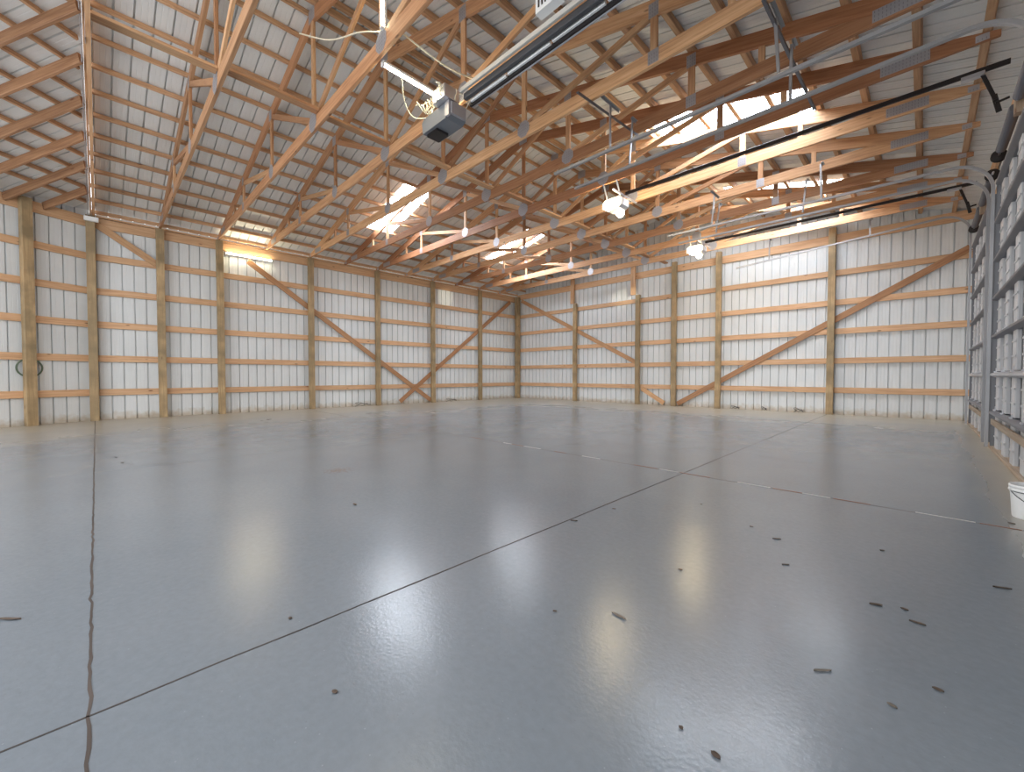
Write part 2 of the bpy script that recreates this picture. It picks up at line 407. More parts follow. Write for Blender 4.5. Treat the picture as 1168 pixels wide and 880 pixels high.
# ------------------------------------------------------------------ girts, header, posts
RANK = ['lowest', 'second lowest', 'middle', 'second highest', 'highest']
def girt(name, p0, p1, w, h, label, cat='wall girt', mat='girt', group=None):
    mb = MB(); mb.board(p0, p1, w, h); o = mb.build(name, M[mat]); return tag(o, label, cat, group)
for k, z in enumerate(ZG):
    girt('wall_girt', (GX, -.02, z), (GX, 13.50, z), .04, .145, '%s horizontal pine girt on the long left wall' % RANK[k])
    girt('wall_girt', (-13.12, 13.52, z), (.74, 13.52, z), .04, .145, '%s horizontal pine girt on the far back wall' % RANK[k])
    a = near(.02, -.03, z); b_ = near(3.5, -.03, z)
    girt('wall_girt', a, b_, .04, .145, '%s short pine girt on the wall section at the left picture edge' % RANK[k])
girt('header_board', (GX, .0, ZH), (GX, 13.50, ZH), .04, .215, 'wide pine header board carrying the truss ends along the long left wall', 'header board')
girt('header_board', (-13.12, 13.52, 4.53), (.74, 13.52, 4.53), .04, .22, 'wide pine board across the far back wall just under the trusses', 'header board')
girt('header_board', near(.02, -.03, ZH), near(3.5, -.03, ZH), .04, .22, 'wide pine header board over the wall section at the left picture edge', 'header board')
mb = MB(); mb.board((GX - .0, .02, 4.545), (GX, 13.5, 4.545), .05, .03)
tag(mb.build('eave_plate', M['purlin']), 'thin dark plate on top of the header along the long left wall', 'board')

def post(x, y, z1, label, w=.15, d=.11, ang=0, z0=0, name='wall_post', mat='post'):
    mb = MB(); ca, sa = math.cos(ang), math.sin(ang)
    secs = []
    ch = .006; prof = [(-d / 2 + ch, -w / 2), (d / 2 - ch, -w / 2), (d / 2, -w / 2 + ch), (d / 2, w / 2 - ch), (d / 2 - ch, w / 2), (-d / 2 + ch, w / 2), (-d / 2, w / 2 - ch), (-d / 2, -w / 2 + ch)]
    n = 6
    jx, jy = random.gauss(0, .004), random.gauss(0, .004)
    for i in range(n + 1):
        t = i / n; z = z0 + (z1 - z0) * t
        bx, by = jx * math.sin(t * 3.1), jy * math.sin(t * 3.1)
        secs.append([V((x + bx + a * ca - b_ * sa, y + by + a * sa + b_ * ca, z)) for a, b_ in prof])
    mb.loft(secs)
    return tag(mb.build(name, M[mat], loc=(x, y, z0)), label, 'post')
PX = -13.035
LP = [(-.07, 'weathered post at the bend of the left wall, under the edge-on truss'), (1.10, 'brownish post on the left wall, first to the right of the wall bend'),
      (2.28, 'pale post on the left wall at the left end of the glowing tube light'), (4.54, 'left wall post crossed high up by the long descending brace, right of the tube light'),
      (6.67, 'post on the left wall crossed by the long brace at mid height'), (8.88, 'post on the left wall at the foot of the long descending brace'),
      (11.2, 'last post on the left wall before the far corner')]
for i, (y, lb) in enumerate(LP): post(PX, y, 4.52, lb)
post(-13.0, 13.38, 4.52, 'corner post where the left wall meets the back wall', w=.19, d=.17)
pa = near(1.0, .06, 0); post(pa.x, pa.y, 4.52, 'thick post near the left picture edge with a coiled hose behind it', w=.16, d=.12, ang=A27)
pa = near(3.3, .06, 0); post(pa.x, pa.y, 4.52, 'post of the near wall section just outside the left picture edge', w=.16, d=.12, ang=A27)
PY = 13.40
for x, z1, lb in ((-9.83, 3.86, 'short-topped back wall post nearest the left corner'), (-7.13, 3.83, 'back wall post whose top stops beside the light patch'),
                  (-5.84, 4.72, 'back wall post where the low brace pair meets at the floor'), (-4.47, 4.76, 'back wall post crossed low down by the long rising brace'),
                  (-1.72, 4.80, 'back wall post nearest the overhead doors, crossed by the brace at mid height')):
    post(x, PY, z1, lb, w=.11, d=.15)
for x, z0, lb in ((-9.97, 3.87, 'offset upper splice on the back wall post nearest the left corner'), (-7.32, 3.86, 'offset upper splice on the back wall post beside the light patch')):
    post(x, PY + .01, 5.0, lb, w=.09, d=.16, z0=z0, name='post_splice', mat='girt')

def brace(p0, p1, label, up):
    mb = MB(); mb.board(p0, p1, .015, .15, up=up) ; return tag(mb.build('wall_brace', M['web']), label, 'brace')
def bL(y0, z0, y1, z1, label, o=-.009):
    p0 = V((-13.108 + o, y0, z0)); p1 = V((-13.108 + o, y1, z1)); brace(p0, p1, label, V((1, 0, 0)).cross((p1 - p0).normalized()))
def bB(x0, z0, x1, z1, label):
    p0 = V((x0, 13.485, z0)); p1 = V((x1, 13.485, z1)); brace(p0, p1, label, V((0, 1, 0)).cross((p1 - p0).normalized()))
bL(.03, 4.37, 1.04, 3.68, 'short diagonal brace near the top of the left wall beside the wall bend')
bL(2.93, 4.13, 8.82, .09, 'long diagonal brace descending to the right across the left wall')
bL(7.52, .09, 13.02, 4.28, 'diagonal brace rising to the far corner on the left wall', .008)
bB(-12.85, 4.36, -7.22, 1.47, 'diagonal brace descending from the far corner across the back wall')
bB(-7.02, .56, -6.2, .08, 'short low brace beside the middle post of the back wall')
bB(-5.74, .08, .68, 3.80, 'long diagonal brace rising to the right across the back wall')

# coiled hose behind the near post
c = near(1.0, -.005 + .05, 1.02)
mb = MB()
for k in range(3):
    pts = []
    for i in range(49):
        t = i / 48 * 2 * math.pi; r = .185 - .006 * k
        pts.append(near(1.0 - .02 + math.cos(t) * r * 1.02, -.0 + .002 * k - .0, 1.16 + math.sin(t) * r))
    mb.tube(pts, .009, 6, caps=False)
tag(mb.build('coiled_hose', M['hose'], smooth=True), 'thin coiled green hose hung behind the thick post at the left edge', 'hose')

# ------------------------------------------------------------------ trusses
def mir(x): return 2 * XC - x
CH = .0875; BZ0, BZ1 = 4.535, 4.705; TH = .042
VN = [-11.2, -10.38, -8.35]                    # web node positions on the left half
def truss(y, label, tone):
    r = empty('roof_truss', (XC, y, BZ0), label, 'roof truss', 'timber roof trusses')
    xs = -13.13; xi = HX + (BZ0 + CH * 1.03 - Z0) / SL; xu = HX + (BZ1 + CH * 1.03 - Z0) / SL
    bow = 0
    for s_ in (1, -1):
        f = (lambda x: x) if s_ == 1 else mir
        poly = [(xs, BZ0), (xi, BZ0), (XC, zc(XC) - CH * 1.03), (XC, zc(XC) + CH * 1.03), (xs, zc(xs) + CH * 1.03)]
        mb = MB(); mb.prism([(f(a), b_) for a, b_ in poly], 'y', y - TH / 2, y + TH / 2)
        tc_ = child(mb, 'top_chord', M['truss'], r); q_ = min(1, max(0, tone + random.uniform(-.15, .25))); tc_.color = (q_, q_, q_, 1)
    poly = [(xi + .01, BZ0), (mir(xi + .01), BZ0), (mir(xu + .01), BZ1), (xu + .01, BZ1)]
    mb = MB(); mb.prism(poly, 'y', y - TH / 2, y + TH / 2); bc_ = child(mb, 'bottom_chord', M['truss'], r); bc_.color = (tone, tone, tone, 1)
    def web(x0, z0, x1, z1, w=.085):
        mb = MB(); p0 = V((x0, y, z0)); p1 = V((x1, y, z1)); d = (p1 - p0).normalized()
        mb.board(p0, p1, .038, w, up=V((0, 1, 0)).cross(d)); child(mb, 'web', M['web'], r)
    def plate(x, z, w, h, n='gusset_plate'):
        mb = MB()
        for sy in (-1, 1):
            yy = y + sy * (TH / 2 + .0015)
            if w >= .2 and h >= .2:
                c_ = .3 * w; mb.prism([(x - w / 2, z - h / 2 + c_), (x - w / 2 + c_, z - h / 2), (x + w / 2 - c_, z - h / 2), (x + w / 2, z - h / 2 + c_), (x + w / 2, z + h / 2 - c_), (x + w / 2 - c_, z + h / 2), (x - w / 2 + c_, z + h / 2), (x - w / 2, z + h / 2 - c_)], 'y', yy - .0015, yy + .0015)
            else: mb.box((x - w / 2, yy - .0015, z - h / 2), (x + w / 2, yy + .0015, z + h / 2), ch=.0005)
            for i in range(int(w / .03)):      # rows of pressed teeth slots
                for j in range(int(h / .04)):
                    px = x - w / 2 + .018 + i * .03; pz = z - h / 2 + .02 + j * .04
                    if w >= .2 and h >= .2 and abs(px - x) + abs(pz - z) > .66 * w: continue
                    mb.box((px - .003, yy + sy * .0015 - .001, pz - .011), (px + .003, yy + sy * .0015 + .001, pz + .011), ch=.0003, mi=1)
        child(mb, n, [M['plate'], M['slot']], r)
    zt = lambda x: zc(x) - CH
    web(XC, BZ1, XC, zt(XC) + .02)
    for s_ in (1, -1):
        f = (lambda x: x) if s_ == 1 else mir
        for x in VN: web(f(x), BZ1, f(x), zt(x) + .01, .07 if x == VN[0] else .085)
        web(f(-10.32), zt(-10.32) - .0, f(-8.42), BZ1 - .0)
        web(f(-8.28), zt(-8.28) - .0, f(XC - .07), BZ1 - .0)
        plate(f(-10.38), zt(-10.38) + .06, .12, .16); plate(f(-8.35), zt(-8.35) + .06, .14, .18)
        plate(f(-10.38), 4.63, .13, .15); plate(f(-8.35), 4.66, .23, .23)
        plate(f(-12.4), 4.62, .42, .12); plate(f(-10.6 - .9), 4.93, .3, .11) if False else None
        plate(f(-13.0), 4.575, .10, .07)
    plate(XC, 4.66, .27, .27); plate(XC, zt(XC) + .09, .22, .18)
    return r
orders = ['edge-on roof truss over the wall bend at the left', 'roof truss next to the wall bend, its feet on the brownish post', 'roof truss holding the near end of the hanging tube light',
          'roof truss behind the nearest door opener', 'roof truss landing on the left wall just right of the tube light', 'roof truss running past the near side of the left skylight',
          'roof truss crossing the middle of the picture over the second opener rail', 'roof truss just beyond the second door opener', 'fourth roof truss out from the back wall',
          'third roof truss out from the back wall', 'second roof truss out from the back wall', 'roof truss closest to the back wall']
TONE = [.35, .45, .65, .35, .0, .85, 1.0, .0, .2, .75, .35, .1]
for y, lb, tn in zip(YT, orders, TONE): truss(y, lb, tn)

# metal infill standing over the first truss where the two roofs meet
# purlins on the main roof
PL = [-13.12] + [-12.64 + .529 * k for k in range(11)] + [-6.83, -6.44]
PR = [.42 - .533 * k for k in range(12)] + [-5.92, -6.18]
for k, x in enumerate(PL):
    mb = MB(); zz = zc(x) + .0875 * 1.03 + .0445
    mb.board((x, -.06, zz), (x, 13.52, zz), .038, .078, up=(-SL, 0, 1))
    tag(mb.build('roof_purlin', M['purlin']), 'roof purlin on the left slope, %s' % ('at the eave above the header' if k == 0 else '%d rows up from the eave' % k if k < 13 else 'beside the ridge'), 'purlin', 'purlins on the left slope')
for k, x in enumerate(PR):
    mb = MB(); zz = zc(x) + .0875 * 1.03 + .0445; y0 = -.06
    mb.board((x, y0, zz), (x, 13.52, zz), .07, .078, up=(SL, 0, 1))
    tag(mb.build('roof_purlin', M['purlin']), 'roof purlin on the right slope, %s' % ('at the eave above the doors' if k == 0 else '%d rows up from the door side eave' % k if k < 13 else 'beside the ridge'), 'purlin', 'purlins on the right slope')
# flat lateral brace lying on the bottom chords
YB_ = YT + [13.4]
for i in range(len(YT)):
    xo = -6.13 + (.035 if i % 2 else -.03)
    mb = MB(); mb.board((xo, YB_[i] - .02 + (.04 if i else 0), 4.728), (xo + random.uniform(-.02, .02), YB_[i + 1] + (-.03 if i < 11 else -.06), 4.728), .13, .038)
    nm = ['nearest the camera, at the top left', 'second from the top left', 'third from the top left', 'fourth from the top left', 'fifth from the top left', 'sixth from the top left',
          'sixth from the back wall', 'fifth from the back wall', 'fourth from the back wall', 'third from the back wall', 'second from the back wall', 'touching the back wall']
    tag(mb.build('lateral_brace', M['web']), 'flat brace board lying on the bottom chords, %s' % nm[i], 'brace', 'lateral braces on the bottom chords')

# rafters and purlins of the near part
for k in range(8):
    X1 = -12.86 + .865 * k if k else -12.86
    # end at plane y=-.11 ; go back along -N4
    e = V((X1 + .82, -.105, 0)); s1 = (e - P4).dot(N4); t1 = (e - P4).dot(D4)
    s0 = max(s_wall(t1) + .30, s1 - 8) if t1 < 4.9 else None
    if s0 is None: continue
    a = npt(s0, t1, 4.53); b_ = npt(s1, t1, 4.53)
    if (b_ - a).length < .2: continue
    mb = MB(); mb.board(a, b_, .045, .15)
    tag(mb.build('roof_rafter', M['rafter']), 'reddish rafter of the near roof section at the upper left, %s' % ('lowest, on the header' if k == 0 else '%d above the lowest' % k), 'rafter', 'rafters of the near roof section')
for k in range(11):
    s_ = .25 + .42 * k
    # t where y = -.11
    t0 = (-.13 - P4.y - N4.y * s_) / D4.y
    a = npt(s_, t0, 4.655)
    t1 = 0
    # t where the wall is reached
    tw = 4.9
    q = P4 + N4 * s_ - PB
    den = D4.dot(NN)
    if den < 0: tw = min(4.9, (.0 - q.dot(NN)) / den)
    if tw - t0 < .2: continue
    b_ = npt(s_, tw, 4.655)
    mb = MB(); mb.board(a, b_, .038, .075, up=V((-S4 * N4.x, -S4 * N4.y, 1)))
    tag(mb.build('roof_purlin', M['purlin']), 'purlin of the near roof section, %s' % ('at the eave' if k == 0 else '%d rows up from its eave' % k), 'purlin', 'purlins of the near roof section')
mb = MB()
mb.prism([(-13.18, 4.53)] + [(x_, max(4.53, zc(x_) - .06)) for x_ in (-13.0, XC)] + [(XC, zr(XC) - .01), (-13.18, zr(-13.18) - .01)], 'y', -.072, -.046)
tag(mb.build('gable_infill', M['truss']), 'narrow brown boarding closing the step between the two roof sections at the upper left', 'boarding')
# conduit with clips along the underside of the edge-on truss
mb = MB(); pts = [(-13.0, -.115, 4.49), (-12.6, -.10, 4.5)]
for i in range(1, 14):
    x = -12.6 + i * .5; pts.append((x, -.095 + random.gauss(0, .003), zc(x) - .16))
mb.tube(pts, .006, 6); r_ = mb.build('electrical_conduit', M['plate'], smooth=True)
tag(r_, 'thin conduit running up the slope under the edge-on truss at the left', 'conduit')
# junction box at head of bend post
mb = MB(); mb.box((-12.98, -.17, 4.38), (-12.92, .06, 4.475), ch=.006); o = mb.build('junction_box', M['white']); tag(o, 'white flat metal box on top of the post at the wall bend', 'junction box')

# ------------------------------------------------------------------ right wall and overhead doors
DO = [(1.55, 4.75), (5.45, 8.55), (9.25, 12.4)]; DH = 3.62
def wall_rng(m_, a, c):
    for d0, d1 in DO:
        if d0 < m_ < d1: return [(DH, 4.70)]
    return [(0, 4.70)]
mb = MB()
segs = [-2.0]; 
for d0, d1 in DO: segs += [d0, d1]
segs.append(YB)
for i, (a, c) in enumerate(zip(segs, segs[1:])):
    v0 = DH if i % 2 else 0
    sheet(mb, a, c, lambda u, v, d: (XR + d, u, v), lambda m_, p, q: [(v0, 4.72)], .1)
struct(mb.build('wall_right', M['wall']))
mb = MB(); mb.board((.765, -2, 4.42), (.765, 13.45, 4.42), .04, .22); tag(mb.build('header_board', M['girt']), 'header board carrying the truss ends above the overhead doors', 'header board')
mb = MB(); mb.board((.765, -2, 3.78), (.765, 13.45, 3.78), .04, .26); tag(mb.build('header_board', M['girt']), 'lower header board directly above the overhead doors', 'header board')
for y, lb in ((1.42, 'steel clad jamb on the near side of the nearest overhead door'), (5.10, 'steel clad jamb between the nearest and the middle overhead doors'), (8.90, 'steel clad jamb between the two visible overhead doors'), (12.75, 'steel clad jamb between the far overhead door and the back corner')):
    mb = MB(); w = .28 if 2 < y < 12 else .26
    mb.box((.70, y - w / 2, 0), (.79, y + w / 2, 3.64), ch=.006); tag(mb.build('door_jamb', M['jamb']), lb, 'door jamb')
mb = MB(); mb.board((.70, 1.0, .02), (.70, 13.4, .02), .08, .04); tag(mb.build('trim_1', M['sill']), 'brown wooden sill strip along the foot of the overhead doors', 'sill', kind='structure')
def door(idx, y0, y1):
    r = empty('door_%d' % (idx + 1), (.74, (y0 + y1) / 2, .0), None, None); r['kind'] = 'structure'
    nsec = 7; h = 3.60 / nsec; w = y1 - y0
    for s_ in range(nsec):
        z0 = .03 + s_ * h * .995; z1 = z0 + h - .006
        mb = MB()
        # ribbed pan: three raised horizontal ribs in each section
        prof = [(.755, z0), (.735, z0), (.735, z0 + .03), (.75, z0 + .045)]
        for k in range(3):
            zz = z0 + .12 + k * .13
            prof += [(.75, zz), (.742, zz + .012), (.742, zz + .04), (.75, zz + .052)]
        prof += [(.75, z1 - .045), (.735, z1 - .03), (.735, z1), (.755, z1), (.775, z1), (.775, z0)]
        mb.prism(prof, 'y', y0 + .03, y1 - .03)
        sec = child(mb, 'door_section', M['pan'], r)
        # stiles with hinges
        mb = MB(); ns = 5
        for k in range(ns):
            yy = y0 + .17 + (w - .34) * k / (ns - 1)
            mb.box((.69, yy - .13, z0 + .01), (.734, yy + .13, z1 - .01), ch=.012)
            for zz in (z0 + .15, z0 + .31): mb.box((.683, yy - .135, zz), (.692, yy + .135, zz + .02), ch=.003)
        child(mb, 'stile', M['stile'] if False else M['door'], sec)
        if s_:
            mb = MB()
            for k in range(ns):
                yy = y0 + .09 + (w - .18) * k / (ns - 1)
                mb.box((.682, yy - .03, z0 - .05), (.69, yy + .03, z0 + .05), ch=.003); mb.tube([(.675, yy - .035, z0), (.675, yy + .035, z0)], .010, 6)
            child(mb, 'hinge', M['galv'], sec)
        # horizontal reinforcing strut along the top edge of the section
        mb = MB()
        zz = z1 - .035
        prof = [(.735, zz - .035), (.69, zz - .035), (.645, zz - .018), (.638, zz - .012), (.638, zz + .012), (.645, zz + .018), (.69, zz + .035), (.735, zz + .035)]
        mb.prism(prof, 'y', y0 + .02, y1 - .02)
        child(mb, 'strut', M['strut'] if s_ != 1 else M['galv'], sec)
    # wooden reinforcing board across the door
    mb = MB(); mb.board((.665, y0 + .06, .385), (.665, y1 - .06, .385), .03, .075); child(mb, 'wood_board', M['sill'], r)
    return r
for i, (a, c) in enumerate(DO): door(i, a, c)

def cprof(w=.05, d=.03, t=.004):
    return [(-w / 2, d / 2), (-w / 2, -d / 2), (w / 2, -d / 2), (w / 2, d / 2), (w / 2 - t, d / 2), (w / 2 - t, -d / 2 + t), (-w / 2 + t, -d / 2 + t), (-w / 2 + t, d / 2)]
def track(y, side, zf, zb, xe, label, R_=.40, xv=.625):
    r = empty('door_track', (xv, y, 0), label, 'door track', 'overhead door tracks')
    pts = [(xv, y, .03), (xv, y, zf - R_)]
    n = 14
    for i in range(1, n + 1):
        t = i / n * math.pi / 2; pts.append((xv - R_ + R_ * math.cos(t), y, zf - R_ + R_ * math.sin(t)))
    x0 = xv - R_
    for i in range(1, 9):
        t = i / 8; pts.append((x0 + (xe - x0) * t, y, zf + (zb - zf) * t))
    mb = MB()
    prof = [(a, b_) for a, b_ in cprof(.034, .04)]
    mb.sweep([pts[0], pts[1]] + pts[2:], [(b_, a) for a, b_ in prof], (0, 1, 0)); child(mb, 'track', M['track'], r)
    # wall angle behind the upright
    mb = MB(); mb.prism([(.66, y + side * .035), (.70, y + side * .035), (.70, y + side * .065), (.696, y + side * .065), (.696, y + side * .039), (.66, y + side * .039)], 'z', .02, 3.6)
    child(mb, 'wall_angle', M['jamb'], r)
    return r
def hanger(y, x, z, ztop_, label, slant=0.0, cross=None):
    r = empty('track_hanger', (x, y, z), label, 'track hanger', 'angle iron track hangers')
    mb = MB(); p = V((x, y, z + .022)); q = V((x + slant, y + .02, ztop_))
    def angle(p, q):
        d = (q - p).normalized(); a = d.cross(V((0, 1, 0)));
        a = a.normalized() if a.length > .1 else V((1, 0, 0)); c_ = d.cross(a).normalized()
        t = .004; w = .032
        prof = [(0, 0), (w, 0), (w, t), (t, t), (t, w), (0, w)]
        mb.loft([[pp + a * u + c_ * v for u, v in prof] for pp in (p, q)])
    angle(p, q)
    child(mb, 'upright', M['track'], r)
    if cross:
        mb = MB(); angle(V((x + slant, y - cross[0], ztop_)), V((x + slant, y + cross[1], ztop_))); child(mb, 'cross_piece', M['track'], r)
    return r
TR = [(4.80, 1, 3.95, 3.97, -3.9, 'galvanised track for the nearest overhead door, far side'), (5.30, -1, 3.95, 3.92, -3.9, 'galvanised track for the middle overhead door, near side'),
      (8.62, 1, 3.94, 3.97, -3.9, 'bright galvanised track for the middle overhead door, far side'), (9.15, -1, 3.93, 3.94, -3.9, 'galvanised track for the far overhead door, near side'),
      (12.45, 1, 4.28, 3.96, -3.7, 'thin galvanised track for the far overhead door in front of the back wall'), (1.45, -1, 3.95, 3.95, -3.9, 'galvanised track for the nearest overhead door, near side, outside the frame')]
for y, s_, zf, zb, xe, lb in TR[:5]: track(y, s_, zf, zb, xe, lb)
HG = [(4.80, -1.05, 3.97, 4.56, 'dark angle hanger over the nearest door track at the upper right'), (4.80, -2.95, 3.97, 4.56, 'dark angle hanger on the nearest door track in mid span'),
      (5.30, -1.05, 3.93, 4.56, 'angle hanger on the near track of the middle door beside the large skylight'), (5.30, -2.95, 3.93, 4.56, 'angle hanger on the near track of the middle door in mid span'),
      (8.62, -1.25, 3.96, 4.56, 'angle hanger below the right far skylight'), (8.62, -3.0, 3.97, 4.56, 'bright angle hanger with cross piece near the far opener'),
      (9.15, -1.6, 3.96, 4.56, 'small angle hanger on the near track of the far door'), (9.15, -3.1, 3.96, 4.56, 'angle hanger near the end of the far door near track'),
      (12.45, -.9, 4.18, 4.56, 'thin angle hanger in front of the back wall, right one'), (12.45, -2.9, 4.02, 4.56, 'thin angle hanger in front of the back wall, left one')]
for i, (y, x, z, zt_, lb) in enumerate(HG):
    hanger(y, x, z, zt_, lb, slant=random.uniform(-.06, .06), cross=(.25, .2) if i in (0, 1, 5) else (.06, .08))
# long angle irons spanning the chords
mb = MB()
for (x0, y0, x1, y1, z, lb) in ((-3.1, 4.25, -3.02, 5.62, 4.515, 'long dark angle iron spanning two truss chords near the picture centre'), (-1.12, 4.45, -1.08, 6.75, 4.515, 'long dark angle iron spanning truss chords at the upper right')):
    mb = MB(); mb.board((x0, y0, z), (x1, y1, z), .04, .004, ch=.0005); mb.board((x0 + .018, y0, z - .018), (x1 + .018, y1, z - .018), .004, .036, ch=.0005)
    tag(mb.build('angle_iron', M['strut']), lb, 'angle iron', 'angle irons under the trusses')

# torsion shafts above the doors
for (a, c), lb in zip(DO, ('nearest', 'middle', 'far')):
    r = empty('torsion_spring', (.62, (a + c) / 2, 3.88), 'dark torsion spring shaft above the %s overhead door' % lb, 'torsion spring', 'torsion springs')
    mb = MB(); mb.tube([(.66, a - .1, 3.93), (.66, c + .1, 3.93)], .013, 8); child(mb, 'shaft', M['galv'], r, True)
    for y0, y1 in ((a + .25, (a + c) / 2 - .12), ((a + c) / 2 + .12, c - .25)):
        mb = MB(); n = int((y1 - y0) / .02); prof = []
        for i in range(n):
            y = y0 + i * .02; prof += [(.043, y - 3), (.050, y + .010 - 3)]
        mb.lathe((.66, 3, 3.93), [(.02, y0 - 3)] + prof + [(.02, y1 - 3)], 14, axis=(0, 1, 0)); child(mb, 'spring', M['strut'], r)
    for y in (a + .02, c - .02):
        mb = MB(); mb.lathe((.66, y, 3.93), [(.02, -.04), (.075, -.035), (.06, -.02), (.055, .02), (.075, .035), (.02, .04)], 20, axis=(0, 1, 0)); child(mb, 'cable_drum', M['black'], r)
    mb = MB(); y = (a + c) / 2; mb.box((.64, y - .05, 3.80), (.745, y + .05, 3.96), ch=.006); child(mb, 'centre_bracket', M['sill'], r)

# ------------------------------------------------------------------ door openers
def opener(y, zrail, railmat, style, label):
    xh = -4.05
    r = empty('door_opener', (xh, y, 4.1), label, 'door opener', None)
    if style == 'big':
        z = zrail
        mb = MB(); mb.board((-3.9, y - .10, z + .10), (.55, y - .10, z + .05), .034, .05); child(mb, 'rail', M['beige'], r)
        mb = MB(); mb.board((-3.9, y - .035, z + .055), (.55, y - .035, z + .01), .05, .07); child(mb, 'rail', M['dark'], r)
        mb = MB(); 
        for i in range(7):
            x0 = -3.85 + i * .62; mb.board((x0, y + .02, z + .02), (x0 + .59, y + .02, z + .015), .03, .035)
        child(mb, 'rail', M['white'], r)
        mb = MB(); mb.board((-3.9, y + .08, z + .0), (.55, y + .08, z - .03), .02, .028); child(mb, 'rail', M['galv'], r)
        mb = MB(); mb.board((-3.9, y + .05, z + .0), (.55, y + .05, z - .02), .03, .04); child(mb, 'chain', M['black'], r)
    else:
        mb = MB(); mb.board((-3.95, y, zrail), (.60, y, zrail), .028, .055); child(mb, 'rail', M[railmat], r)
    # trolley and curved door arm
    xa = .40
    mb = MB(); mb.box((xa - .16, y - .035, zrail - .06), (xa + .02, y + .035, zrail - .02), ch=.005); child(mb, 'trolley', M['galv'], r)
    mb = MB(); mb.board((xa, y, zrail - .04), (xa + .10, y, zrail - .36), .012, .035, up=(1, 0, 0)); mb.board((xa + .09, y + .012, zrail - .30), (xa + .13, y + .012, zrail - .50), .012, .045, up=(1, 0, 0))
    mb.board((xa + .10, y, zrail - .40), (.60, y, zrail - .38), .02, .022); child(mb, 'door_arm', M['black'], r)
    return r
# nearest opener: long grey body with open wiring on top
o1 = opener(3.16, 4.24, 'galv', 'big', 'large grey door opener hanging in front of the trusses with loose wiring')
mb = MB(); z = 4.08
mb.prism([(-4.58, z), (-4.10, z), (-4.04, z + .03), (-4.04, z + .16), (-4.10, z + .18), (-4.55, z + .18), (-4.60, z + .14)], 'y', 2.98, 3.24)
body = child(mb, 'motor_housing', M['grey'], o1)
mb = MB(); mb.box((-4.035, 3.0, z + .03), (-4.0, 3.22, z + .17), ch=.008); mb.box((-4.10, 2.972, z + .01), (-4.02, 3.0, z + .18), ch=.004); child(mb, 'end_cover', M['plate'], body)
mb = MB(); mb.box((-4.55, 3.02, z - .03), (-4.33, 3.2, z - .001), ch=.006); child(mb, 'black_vent', M['black'], body)
mb = MB(); mb.box((-4.25, 2.9, z + .185), (-4.0, 3.12, z + .33), ch=.01); child(mb, 'wiring_box', M['galv'], o1)
mb = MB()
for k in range(34):
    a = V((random.uniform(-4.5, -4.0), random.uniform(2.9, 3.15), z + .18)); pts = [a]
    for i in range(5): pts.append(pts[-1] + V((random.gauss(0, .03), random.gauss(0, .03), .045 if i < 3 else -.02)))
    mb.tube(pts, .006, 5)
child(mb, 'loose_wires', M['wire'], o1, True)
for (x, y) in ((-4.1, 3.3), (-4.5, 3.3)):
    mb = MB(); mb.board((x, y - .05, z + .15), (x, 3.40, 4.54), .004, .03, up=(1, 0, 0)); child(mb, 'hanging_strap', M['galv'], o1)
# grille plate near the top of the rail
mb = MB(); mb.box((-2.62, 2.93, 4.36), (-2.34, 3.02, 4.66), ch=.006); 
gp = mb.build('wall_box', M['white']); tag(gp, 'white vented box above the nearest opener rail at the top of the picture', 'box')
mb = MB()
for i in range(6): mb.box((-2.58 + .04 * i, 2.922, 4.40), (-2.565 + .04 * i, 2.931, 4.6), ch=.001)
child(mb, 'vent_slots', M['mud'], gp)

def bulb_opener(y, label):
    r = opener(y, 4.36, 'black', 'thin', label); z = 4.10
    mb = MB(); mb.prism([(-4.36, z + .05), (-4.28, z + .01), (-4.02, z + .01), (-3.96, z + .05), (-3.96, z + .17), (-4.02, z + .2), (-4.30, z + .2), (-4.36, z + .16)], 'y', y - .13, y + .13)
    child(mb, 'motor_housing', M['white'], r)
    for sy in (-1, 1):
        mb = MB(); c_ = V((-4.16, y + sy * .17, z + .04))
        prof = [(.02, -.04), (.045, -.03), (.07, .02), (.075, .06), (.055, .10), (.02, .12)]
        mb.lathe(c_ + V((0, 0, 0)), [(a, b_) for a, b_ in prof], 18, axis=(-.5, sy * .9, -.35)); child(mb, 'bulb', M['bulb'], r, True)
    for x in (-4.25, -3.98):
        mb = MB(); mb.board((x, y - .14, z + .2), (x, y - .28, 4.535), .004, .03, up=(1, 0, 0)); mb.board((x, y + .14, z + .2), (x, y + .28, 4.535), .004, .03, up=(1, 0, 0)); child(mb, 'hanging_strap', M['galv'], r)
    mb = MB(); mb.board((-3.98, y - .4, 4.33), (-3.98, y + .45, 4.33), .03, .03); child(mb, 'cross_bar', M['galv'], r)
    return r
bulb_opener(6.93, 'middle door opener on a black rail with glowing bulbs')
bulb_opener(10.85, 'far door opener on a black rail with glowing bulbs near the back wall')

# ------------------------------------------------------------------ tube lights and cables
def tube_light(p0, p1, label, up=(0, 0, 1), hang=None):
    r = empty('tube_light', tuple(p0), label, 'light'); p0 = V(p0); p1 = V(p1)
    mb = MB(); d = (p1 - p0).normalized(); u = V(up)
    mb.board(p0 + u * .028, p1 + u * .028, .05, .03, up=up); child(mb, 'fixture_body', M['white'], r)
    mb = MB(); mb.tube([p0 + d * .015, p1 - d * .015], .0165, 10); child(mb, 'tube', M['tube'], r, True)
    mb = MB()
    for p in (p0, p1): mb.board(p - d * .012, p + d * .012, .04, .05, up=up)
    child(mb, 'end_cap', M['white'], r)
    return r
tube_light((-4.37, 2.32, 4.50), (-4.39, 3.40, 4.50), 'bright hanging tube light beside the nearest door opener')
tube_light((-4.215, 2.238, 4.76), (-4.215, 2.238, 5.45), 'bright upright tube light on a truss web at the top of the picture', up=(0, 1, 0))
